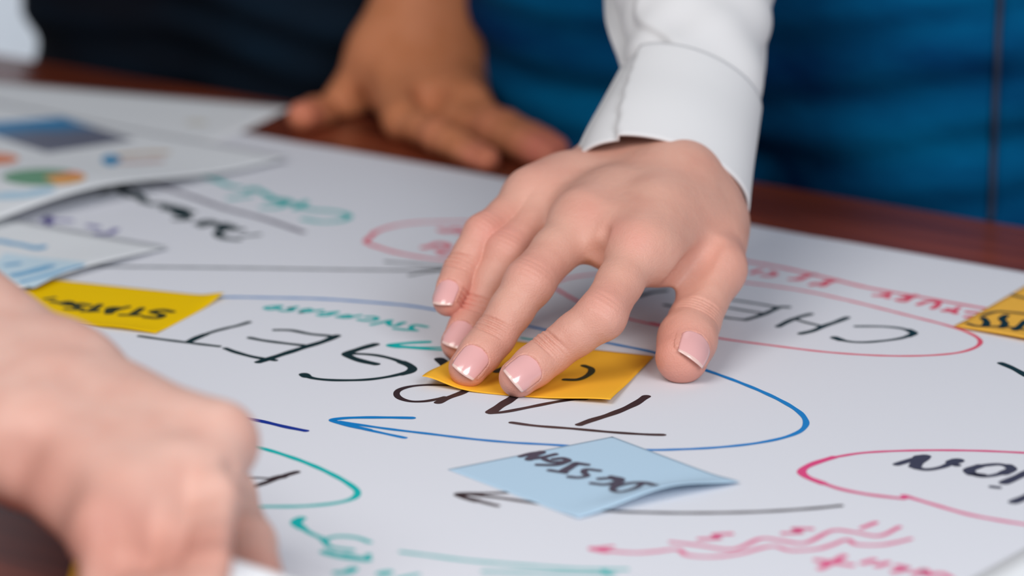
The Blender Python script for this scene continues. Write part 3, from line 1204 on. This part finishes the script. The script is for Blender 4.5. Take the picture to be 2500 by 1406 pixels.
H = Limb()
idx = [P(1266, 922, 8.2)]
idx.append(nxt(idx[-1], 1343, 862, 19))
idx.append(nxt(idx[-1], 1468, 770, 25.3))
idx.append(nxt(idx[-1], 1560, 606, 42))
mid = [P(1143, 898, 8.2)]
mid.append(nxt(mid[-1], 1205, 822, 19))
mid.append(nxt(mid[-1], 1292, 690, 28))
mid.append(nxt(mid[-1], 1420, 536, 45))
rin = [P(1120, 838, 8.0)]
rin.append(nxt(rin[-1], 1165, 764, 18))
rin.append(nxt(rin[-1], 1235, 618, 29))
rin.append(nxt(rin[-1], 1352, 492, 42))
pin = [P(1094, 735, 24)]
pin.append(nxt(pin[-1], 1124, 660, 17))
pin.append(nxt(pin[-1], 1180, 570, 20))
pin.append(nxt(pin[-1], 1296, 482, 34))
thb = [P(1668, 872, 10.5)]
thb.append(nxt(thb[-1], 1694, 788, 24))
thb.append(nxt(thb[-1], 1748, 655, 33))
thb.append(nxt(thb[-1], 1730, 530, 44))
wr = nxt(idx[-1], 1650, 452, 66)
wu = nxt(pin[-1], 1466, 436, 50)
wm = (wr * .45 + wu * .55)
bidx, bmid, brin, bpin = wr, wr * .67 + wu * .33, wr * .33 + wu * .67, wu
mm = .001
dn = unit(-FW * .55 + UP * .85)                      # back of the hand looks up and to the camera
fa = D(1596, 262, 1.572)
fb = D(1742, 300, 1.572)
arm1 = D(1712, 40, 1.615)
HI = lambda a, b, t: a * (1 - t) + b * t
H.kp = .013
H.palm = [
    (bidx, idx[3], 14.5 * mm, 10.2 * mm), (bmid, mid[3], 14.5 * mm, 10.6 * mm), (brin, rin[3], 14.5 * mm, 10.0 * mm),
    (bpin, pin[3], 13.5 * mm, 9.0 * mm),
    (HI(bidx, bmid, .5), HI(idx[3], mid[3], .5) * .91 + wm * .09 + dn * .001, 13.5 * mm, 11.2 * mm),
    (HI(bmid, brin, .5), HI(mid[3], rin[3], .5) * .95 + wm * .05 - dn * .001, 14 * mm, 9.6 * mm),
    (HI(brin, bpin, .5), HI(rin[3], pin[3], .5) * .95 + wm * .05 - dn * .001, 15 * mm, 9.0 * mm),
    (thb[3], thb[2], 13.5 * mm, 11.8 * mm),
    (thb[3] - dn * .006, (idx[3] + bidx) / 2 - dn * .010, 11 * mm, 9 * mm),
    (bpin - dn * .012, (pin[3] * .6 + bpin * .4) - dn * .012, 11 * mm, 9 * mm),
    (bmid - dn * .012, mid[3] - dn * .010, 11 * mm, 9 * mm),
    (thb[2] * .55 + thb[3] * .45, (idx[3] * .55 + bidx * .45), 9.0 * mm, 8.5 * mm),
    (HI(idx[3], thb[2], .36) - UP * .0030, HI(bidx, thb[3], .35) + dn * .001, 9.5 * mm, 12.5 * mm),
    (HI(idx[3], thb[2], .18) + dn * .0005, HI(bidx, thb[3], .2) + dn * .001, 9.6 * mm, 12.5 * mm),
    (HI(idx[3], mid[3], .5) - UP * .0065, HI(bidx, bmid, .5) - dn * .006, 8 * mm, 9 * mm),
    (thb[2] * .25 + thb[3] * .75, (idx[3] * .4 + bidx * .6), 12.5 * mm, 12.0 * mm),
    (wr, fb, 15.5 * mm, 12.5 * mm), (wu, fa, 13.5 * mm, 12.5 * mm), (HI(wr, wu, .5), HI(fa, fb, .5) - dn * .002, 13.5 * mm, 12 * mm),
    (fb, arm1 + RT * .010, 12.5 * mm, 18 * mm), (fa, arm1 - RT * .006, 12.5 * mm, 18 * mm),
    (thb[3], fb, 12 * mm, 12 * mm),
]


def finger(j, r, pad=True):
    """joints tip..knuckle with radii (mm) tip, dip, pip, mcp; slimmer between the joints"""
    out = []
    for k in range(3):
        a, b = j[k + 1], j[k]
        ra, rb = r[k + 1] * mm, r[k] * mm
        m_ = (a + b) / 2
        sl = .94 if k else 1.0
        rm = (ra + rb) / 2 * sl
        out += [(a, m_, ra, rm), (m_, b, rm, rb)]
    return out


cam_n0 = -FW
H.fingers = [finger(idx, (8.1, 8.4, 10.1, 10.0)), finger(mid, (8.1, 8.5, 10.2, 10.6)),
             finger(rin, (7.6, 8.1, 9.7, 10.0)), finger(pin, (6.5, 7.0, 8.2, 9.0)),
             [(thb[2], thb[1], 11.6 * mm, 10.6 * mm), (thb[1], (thb[1] + thb[0]) / 2, 10.6 * mm, 11.2 * mm),
              ((thb[1] + thb[0]) / 2, thb[0], 11.6 * mm, 10.3 * mm),
              (HI(thb[1], thb[0], .45) - RT * .0022 - cam_n0 * .001, thb[0] - RT * .0012, 10.6 * mm, 9.8 * mm)]]


def joint_creases(h, j, k, n, rad, offs, dep=.0008, sg=.0006):
    ax = unit(j[k - 1] - j[k + 1]) if k + 1 < len(j) else unit(j[k - 1] - j[k])
    n = np.asarray(n)
    n = unit(n - ax * (n @ ax))
    for o_ in offs:
        h.creases.append((j[k] + ax * o_ * .001, ax, n, rad * .001, dep, sg))


cam_n = -FW * .75 + UP * .6
for jj, rr in ((idx, 8.1), (mid, 8.2), (rin, 7.8), (pin, 6.7)):
    joint_creases(H, jj, 1, cam_n - RT * .25, rr, (-3.3, -1.1, 1.2, 3.0), .0013, .0006)
    joint_creases(H, jj, 2, cam_n, rr + 1.3, (-3.4, -1.2, 1.4, 3.4), .0003, .0008)
joint_creases(H, thb, 1, cam_n + RT * .35, 10.6, (-3.4, -1.6, 0, 1.6, 3.4), .0009, .0005)
for jj, a_ in ((idx, .9), (mid, .75), (rin, .7), (pin, .5)):
    H.flush.append((jj[0], .010, .75))
    H.flush.append((jj[1], .012, .35))
    H.flush.append((jj[2] + dn * .006, .011, .55))
    H.flush.append((jj[3] + dn * .006, .011, .25))
H.flush.append((thb[0], .014, 1.0))
H.flush.append((thb[1], .010, .4))
H.flush.append((thb[2], .018, .45))
# knuckle heads showing on the back of the hand
for jj, bb_ in ((idx, bidx), (mid, bmid), (rin, brin), (pin, bpin)):
    H.palm.append((jj[3] - dn * .0004, jj[3] * .6 + bb_ * .4 + dn * .0020, 8.8 * mm, 9.8 * mm))
# hollow between thumb and hand
H.dents.append((thb[2] * .45 + idx[3] * .35 + bidx * .2 + dn * .009, .010, .0004))

# skin folds: between thumb and back of the hand, and at the roots of the fingers
for x, y, r_, dp in [(x_, y_, rr_, dd_, ) for x_, y_, rr_, dd_ in (
        (1750, 590, .0035, .0010), (1738, 604, .0035, .0016), (1724, 619, .0038, .0023), (1710, 634, .0042, .0032),
        (1696, 648, .0045, .0042), (1682, 662, .0050, .0052), (1668, 675, .0050, .0050), (1654, 688, .0045, .0035),
        (1476, 566, .0030, .0010), (1472, 584, .0030, .0014), (1466, 602, .0032, .0020), (1460, 620, .0035, .0025))]:
    H.dents.append((H.hit(x, y, 1.35, 1.6), r_, dp * 1.7))
for x, y in ((1440, 520), (1555, 590), (1500, 560)):
    c_ = H.hit(x, y, 1.35, 1.6)
    H.flush.append((c_, .007, .35))
nl = [Nail(idx[0], idx[1], .0080, -FW + UP * .02 - RT * .12, .0068, .0076, .92),
      Nail(mid[0], mid[1], .0080, -FW - UP * .05 - RT * .16, .0066, .0078, .84),
      Nail(rin[0], rin[1], .0076, -FW - UP * .05 - RT * .30, .0064, .0076, .84),
      Nail(pin[0], pin[1], .0065, -FW - RT * .40, .0064, .0066, .86),
      Nail(thb[0], thb[1], .0110, -FW * .95 + RT * .24, .0048, .0104, .70)]
hand1 = H.build('hand', person1, M_skin, .0005, ZT + .0006, nl)
hand1['label'] = 'light-skinned hand with bare nails, fingertips pressed on the note'
for n_ in nl:
    n_.build(person1, M_nail, M_nailtip)


def fold1(a_, t):
    """sleeve folds: left side tucked behind a diagonal fold"""
    x = math.cos(a_)
    if math.sin(a_) < -.2:
        return .002 * math.sin(9 * t + 3 * a_)
    e = -.62 + .25 * math.sin(t * 16)
    r = -.0050 * (1 - sstep(x, e - .06, e + .10)) * (1 if t < .6 else .6)
    r += .0010 * math.sin(t * 26 + x * 4)
    r += .0006 * math.sin(t * 40 - x * 7)
    return r


slv = tube('shirt_sleeve', [((1525, 240), (1838, 340), 1.566), ((1514, 165), (1850, 270), 1.575),
                            ((1503, 105), (1866, 160), 1.59), ((1488, 45), (1876, 70), 1.605),
                            ((1480, -20), (1895, -10), 1.62), ((1470, -150), (1925, -140), 1.64),
                            ((1430, -480), (1950, -470), 1.69), ((1330, -900), (1900, -900), 1.76),
                            ((1130, -1500), (1760, -1500), 1.90)],
           M_shirt, person1, 110, 10, fold1, ratio=.70)
slv['label'] = 'white shirt sleeve'
# cuff: main panel overlaps a narrower flap at its left
cuff = tube('cuff', [((1386, 390), (1824, 522), 1.527), ((1424, 306), (1834, 425), 1.543),
                     ((1468, 228), (1845, 345), 1.560), ((1512, 150), (1853, 283), 1.574)],
            M_shirt, person1, 110, 10,
            lambda a_, t: (-.0042 * (1 - sstep(math.cos(a_), -.60 - .24 * t - .012, -.60 - .24 * t + .012))
                           if math.sin(a_) > -.1 else -.002), ratio=.70, thick=.0012)
cuff['label'] = 'folded white shirt cuff'

# torso of the shirt, above the picture
def torso(name, parent, c, m, lean=.10, zt=1.42):
    c = np.array([c[0], c[1], 0])
    L = lambda s, n_, z: c + TU * s + TN * n_ + np.array([0, 0, z])
    parts = [(L(-.07, 0, 1.06), L(-.07, -lean * .6, 1.30), .10, .10), (L(.07, 0, 1.06), L(.07, -lean * .6, 1.30), .10, .10),
             (L(-.115, -lean, zt - .04), L(.115, -lean, zt - .04), .06, .06), (L(0, 0, 1.08), L(0, -lean, zt - .06), .11, .09)]

    def fn(p):
        f = None
        for a, b, ra, rb in parts:
            d = rc(p, a, b, ra, rb)
            f = d if f is None else smin(f, d, .06)
        return np.maximum(f, 1.0 - p[:, 2])
    allp = np.array([x for q_ in parts for x in q_[:2]])
    V, Q = surface(fn, allp.min(0) - .15, allp.max(0) + .15, .012, 4)
    return numpy_mesh(name, V, Q, parent, m)


sh = torso('shirt_body', person1, C1, M_shirt)
# side seam of the jeans near the right edge of the view: a raised stitched strip following the cloth
from mathutils.bvhtree import BVHTree
bvh = BVHTree.FromPolygons([v.co.copy() + Vector((0, 0, 0)) for v in jeans.data.vertices], [tuple(p.vertices) for p in jeans.data.polygons])


def on_cloth(x, y, lift=.001):
    d = ray(x, y)
    h_ = bvh.ray_cast(Vector(CAM), Vector(unit(d)))
    return None if h_[0] is None else np.array(h_[0]) + np.array(h_[1]) * lift


def cloth_strip(name, path, half, m, lift):
    V, Fc = [], []
    for x, y in path:
        a_, b_ = on_cloth(x - half, y, lift), on_cloth(x + half, y, lift)
        if a_ is None or b_ is None:
            continue
        V += [a_, b_]
    for i in range(len(V) // 2 - 1):
        Fc.append((2 * i, 2 * i + 1, 2 * i + 3, 2 * i + 2))
    o = mesh(name, V, Fc, person1, m, True)
    s_ = o.modifiers.new('s', 'SOLIDIFY')
    s_.thickness = .0012
    s_.offset = -1
    return o


M_seam = mat('pale_seam_denim', (.035, .045, .075), .9, .1)
pth = [(2448 - 30 * t, -220 + 760 * t) for t in np.linspace(0, 1, 40)]
cloth_strip('side_seam', pth, 7, M_seam, .002)

# ---------------------------------------------------------------- person in dark trousers behind (rear hand)
person2 = empty('person', (C2[0], C2[1], 0), 'person in dark navy trousers leaning a tanned hand on the table', 'person')
tr = hips('trousers', person2, C2, .172, M_navy, seed=5)
tr['label'] = 'dark navy trousers'
torso('shirt_body', person2, C2, M_shirt2)

G = Limb()
G.kp = .012
gi = [P(1188, 388, 6.5)]
gi.append(nxt(gi[-1], 1135, 362, 20))
gi.append(nxt(gi[-1], 1072, 332, 26))
gi.append(nxt(gi[-1], 985, 292, 42))
gm = [P(1335, 378, 7)]
gm.append(nxt(gm[-1], 1278, 350, 20))
gm.append(nxt(gm[-1], 1212, 318, 28))
gm.append(nxt(gm[-1], 1105, 282, 44))
gr = [P(1352, 368, 8)]
gr.append(nxt(gr[-1], 1294, 342, 20))
gr.append(nxt(gr[-1], 1232, 316, 27))
gr.append(nxt(gr[-1], 1138, 280, 40))
gp = [P(1350, 362, 8)]
gp.append(nxt(gp[-1], 1300, 338, 16))
gp.append(nxt(gp[-1], 1240, 312, 20))
gp.append(nxt(gp[-1], 1150, 270, 34))
gt = [P(738, 284, 8.5)]
gt.append(D(803, 283, 1.955))
gt.append(D(858, 232, 1.955))
gt.append(D(925, 130, 1.950))
gw1 = D(965, 205, 1.935)
gw2 = D(1125, 200, 1.950)
ga1 = D(1062, -120, 1.965)
ga2 = D(1180, -120, 1.985)
G.palm = [
    (gw1, gi[3], 16 * mm, 11 * mm), (gw1 * .67 + gw2 * .33, gm[3], 17 * mm, 11.3 * mm),
    (gw1 * .33 + gw2 * .67, gr[3], 16 * mm, 12 * mm), (gw2, gp[3], 14 * mm, 11 * mm),
    (gw1, ga1, 17 * mm, 22 * mm), (gw2, ga2, 14.5 * mm, 20.5 * mm),
    (gw1 * .5 + gw2 * .5, ga1 * .5 + ga2 * .5, 18 * mm, 23 * mm),
    (gt[3], gt[2], 17 * mm, 11.5 * mm), (gt[3], ga1 - RT * .004, 15 * mm, 20 * mm),
]
gfing = [finger(gi, (7.2, 7.8, 9.0, 9.2)), finger(gm, (8.2, 8.8, 10.2, 10.2)), finger(gr, (8.4, 9, 10.2, 10.5)),
         finger(gp, (7, 7.6, 8.4, 9)),
         [(gt[2], gt[1], 11 * mm, 10.4 * mm), (gt[1], (gt[1] + gt[0]) / 2, 10.4 * mm, 10.4 * mm),
          ((gt[1] + gt[0]) / 2, gt[0], 10.4 * mm, 8.4 * mm)]]
G.fingers = gfing
gh = lambda x, y: G.hit(x, y, 1.80, 2.1)
for x, y, r_, dp in ((1045, 234, .007, .008), (1068, 238, .007, .008), (1140, 220, .008, .010), (1162, 226, .008, .009),
                     (1105, 246, .007, .002), (1010, 262, .008, .001), (892, 215, .008, .004), (888, 250, .008, .004),
                     (1140, 330, .006, .003), (1165, 345, .006, .003)):
    G.dents.append((gh(x, y), r_, dp))
for c_ in (gi[0], gm[0], gr[0], gt[0]):
    G.flush.append((c_, .014, .9))
G.flush.append((gi[2], .012, .4))
G.flush.append((gm[2], .014, .4))
hand2 = G.build('hand', person2, M_skin2, .0012, ZT + .0006)
hand2['label'] = 'tanned hand with bare forearm, splayed on the table'
# rolled sleeve above the picture, joining the arm to the shoulder
s2 = tube('shirt_sleeve', [((955, -110), (1255, -110), 1.975), ((860, -260), (1190, -260), 2.0),
                           ((700, -900), (1050, -900), 2.07), ((500, -1500), (900, -1500), 2.14)],
          M_shirt2, person2, 60, 8, lambda a_, t: .002 * math.sin(t * 40 + a_ * 3), ratio=.9, thick=.002)

# ---------------------------------------------------------------- foreground hand with the white marker
b0 = D(-700, 420, 1.30)
person3 = empty('person', (b0[0], b0[1], b0[2]), 'blurred foreground fist and bare forearm reaching in at the lower left', 'person')
K = Limb()
K.kp = .014
K.kf = .006
ki = [D(540, 1580, 1.075), D(492, 1500, 1.080), D(492, 1372, 1.092), D(530, 1085, 1.165)]
km = [D(480, 1640, 1.06), D(440, 1600, 1.065), D(405, 1480, 1.085), D(428, 1165, 1.145)]
kr = [D(420, 1690, 1.05), D(370, 1660, 1.055), D(330, 1540, 1.075), D(330, 1235, 1.130)]
kk = [D(350, 1700, 1.06), D(310, 1680, 1.06), D(275, 1580, 1.075), D(255, 1290, 1.120)]
kt = [D(632, 1462, 1.148), D(598, 1330, 1.18), D(540, 1215, 1.21), D(330, 1050, 1.235)]
kwi = D(148, 935, 1.215)
kwp = D(55, 1090, 1.165)
kai = D(-420, 560, 1.30)
kap = D(-480, 820, 1.26)
K.palm = [
    (kwi, ki[3], 18 * mm, 12.0 * mm), (kwi * .67 + kwp * .33, km[3], 19 * mm, 12.6 * mm),
    (kwi * .33 + kwp * .67, kr[3], 18 * mm, 12 * mm), (kwp, kk[3], 16 * mm, 11 * mm),
    (kwi, kai, 18 * mm, 27 * mm), (kwp, kap, 17 * mm, 27 * mm), ((kwi + kwp) / 2, (kai + kap) / 2, 19 * mm, 28 * mm),
    (kt[3], kt[2], 14 * mm, 11.5 * mm), (kwi, kt[3], 15 * mm, 14 * mm),
    (kt[3], km[3] * .5 + kwi * .5, 13 * mm, 12 * mm),
]
K.fingers = [finger(ki, (8, 8.2, 9.2, 10.6)), finger(km, (8, 8.4, 9.6, 11)), finger(kr, (8, 8.2, 9.4, 10.6)),
             finger(kk, (7, 7.4, 8.6, 10)),
             [(kt[2], kt[1], 11.2 * mm, 10.4 * mm), (kt[1], kt[0], 10.4 * mm, 10 * mm)]]
kn = unit(-FW * .7 + UP * .7)
for c_ in (ki, km, kr, kk):
    K.palm.append((c_[3] + kn * .003, c_[3] * .6 + kwi * .2 + kwp * .2 + kn * .002, 9.5 * mm, 8 * mm))
kh = lambda x, y: K.hit(x, y, .95, 1.4)
for x, y, r_, dp in ((45, 1120, .010, .005), (130, 1200, .012, .006), (482, 1190, .007, .006), (482, 1230, .008, .009),
                     (478, 1280, .008, .009), (472, 1330, .008, .008), (384, 1290, .008, .006), (370, 1350, .008, .006),
                     (290, 1370, .008, .005), (300, 1180, .010, .002), (410, 1050, .010, .0015),
                     (580, 1150, .005, .004)):
    K.dents.append((kh(x, y), r_, dp))
for x, y, r_, a_ in ((480, 1290, .020, .5), (330, 1360, .026, .4), (190, 1290, .022, .45), (650, 1380, .016, .5),
                     (60, 1170, .022, .6)):
    K.flush.append((kh(x, y), r_, a_))  # darker tone painted into the skin as shade on the fist's lower side
hand3 = K.build('hand', person3, M_skin3, .0012)
hand3['label'] = 'fair-skinned fist seen from the back of the hand, gripping a marker'


def cyl(name, a, b, ra, rb, m, parent, n=32):
    ax = unit(b - a)
    u_ = unit(np.cross(ax, XYZ[0]))
    v_ = np.cross(ax, u_)
    V, Fc = [], []
    for c_, r_ in ((a, 0), (a, ra * .8), (a + ax * ra * .2, ra), (b - ax * rb * .2, rb), (b, rb * .8), (b, 0)):
        for i in range(n):
            t = 2 * math.pi * i / n
            V.append(c_ + (u_ * math.cos(t) + v_ * math.sin(t)) * max(r_, 1e-6))
    for j in range(5):
        for i in range(n):
            k = j * n + i
            k2 = j * n + (i + 1) % n
            Fc.append((k, k2, k2 + n, k + n))
    return mesh(name, V, Fc, parent, m, True)


mt = P(1010, 1566, .6)
mb = D(470, 1392, 1.112)
ma = unit(mt - mb)
mt = mb + ma * ((ZT + .0012 - mb[2]) / ma[2])
ll = np.linalg.norm(mt - mb)
marker = empty('marker_pen', (mt[0], mt[1], mt[2]), 'white marker pen held in the foreground fist', 'marker')
cyl('barrel', mb, mt - ma * .024, .0075, .0075, M_white_plastic, marker)
cyl('end_plug', mb - ma * .004, mb, .0060, .0075, M_teal_plastic, marker)
cyl('nib_holder', mt - ma * .024, mt - ma * .006, .0058, .0034, M_teal_plastic, marker)
cyl('nib', mt - ma * .006, mt, .0022, .0012, K_teal, marker)
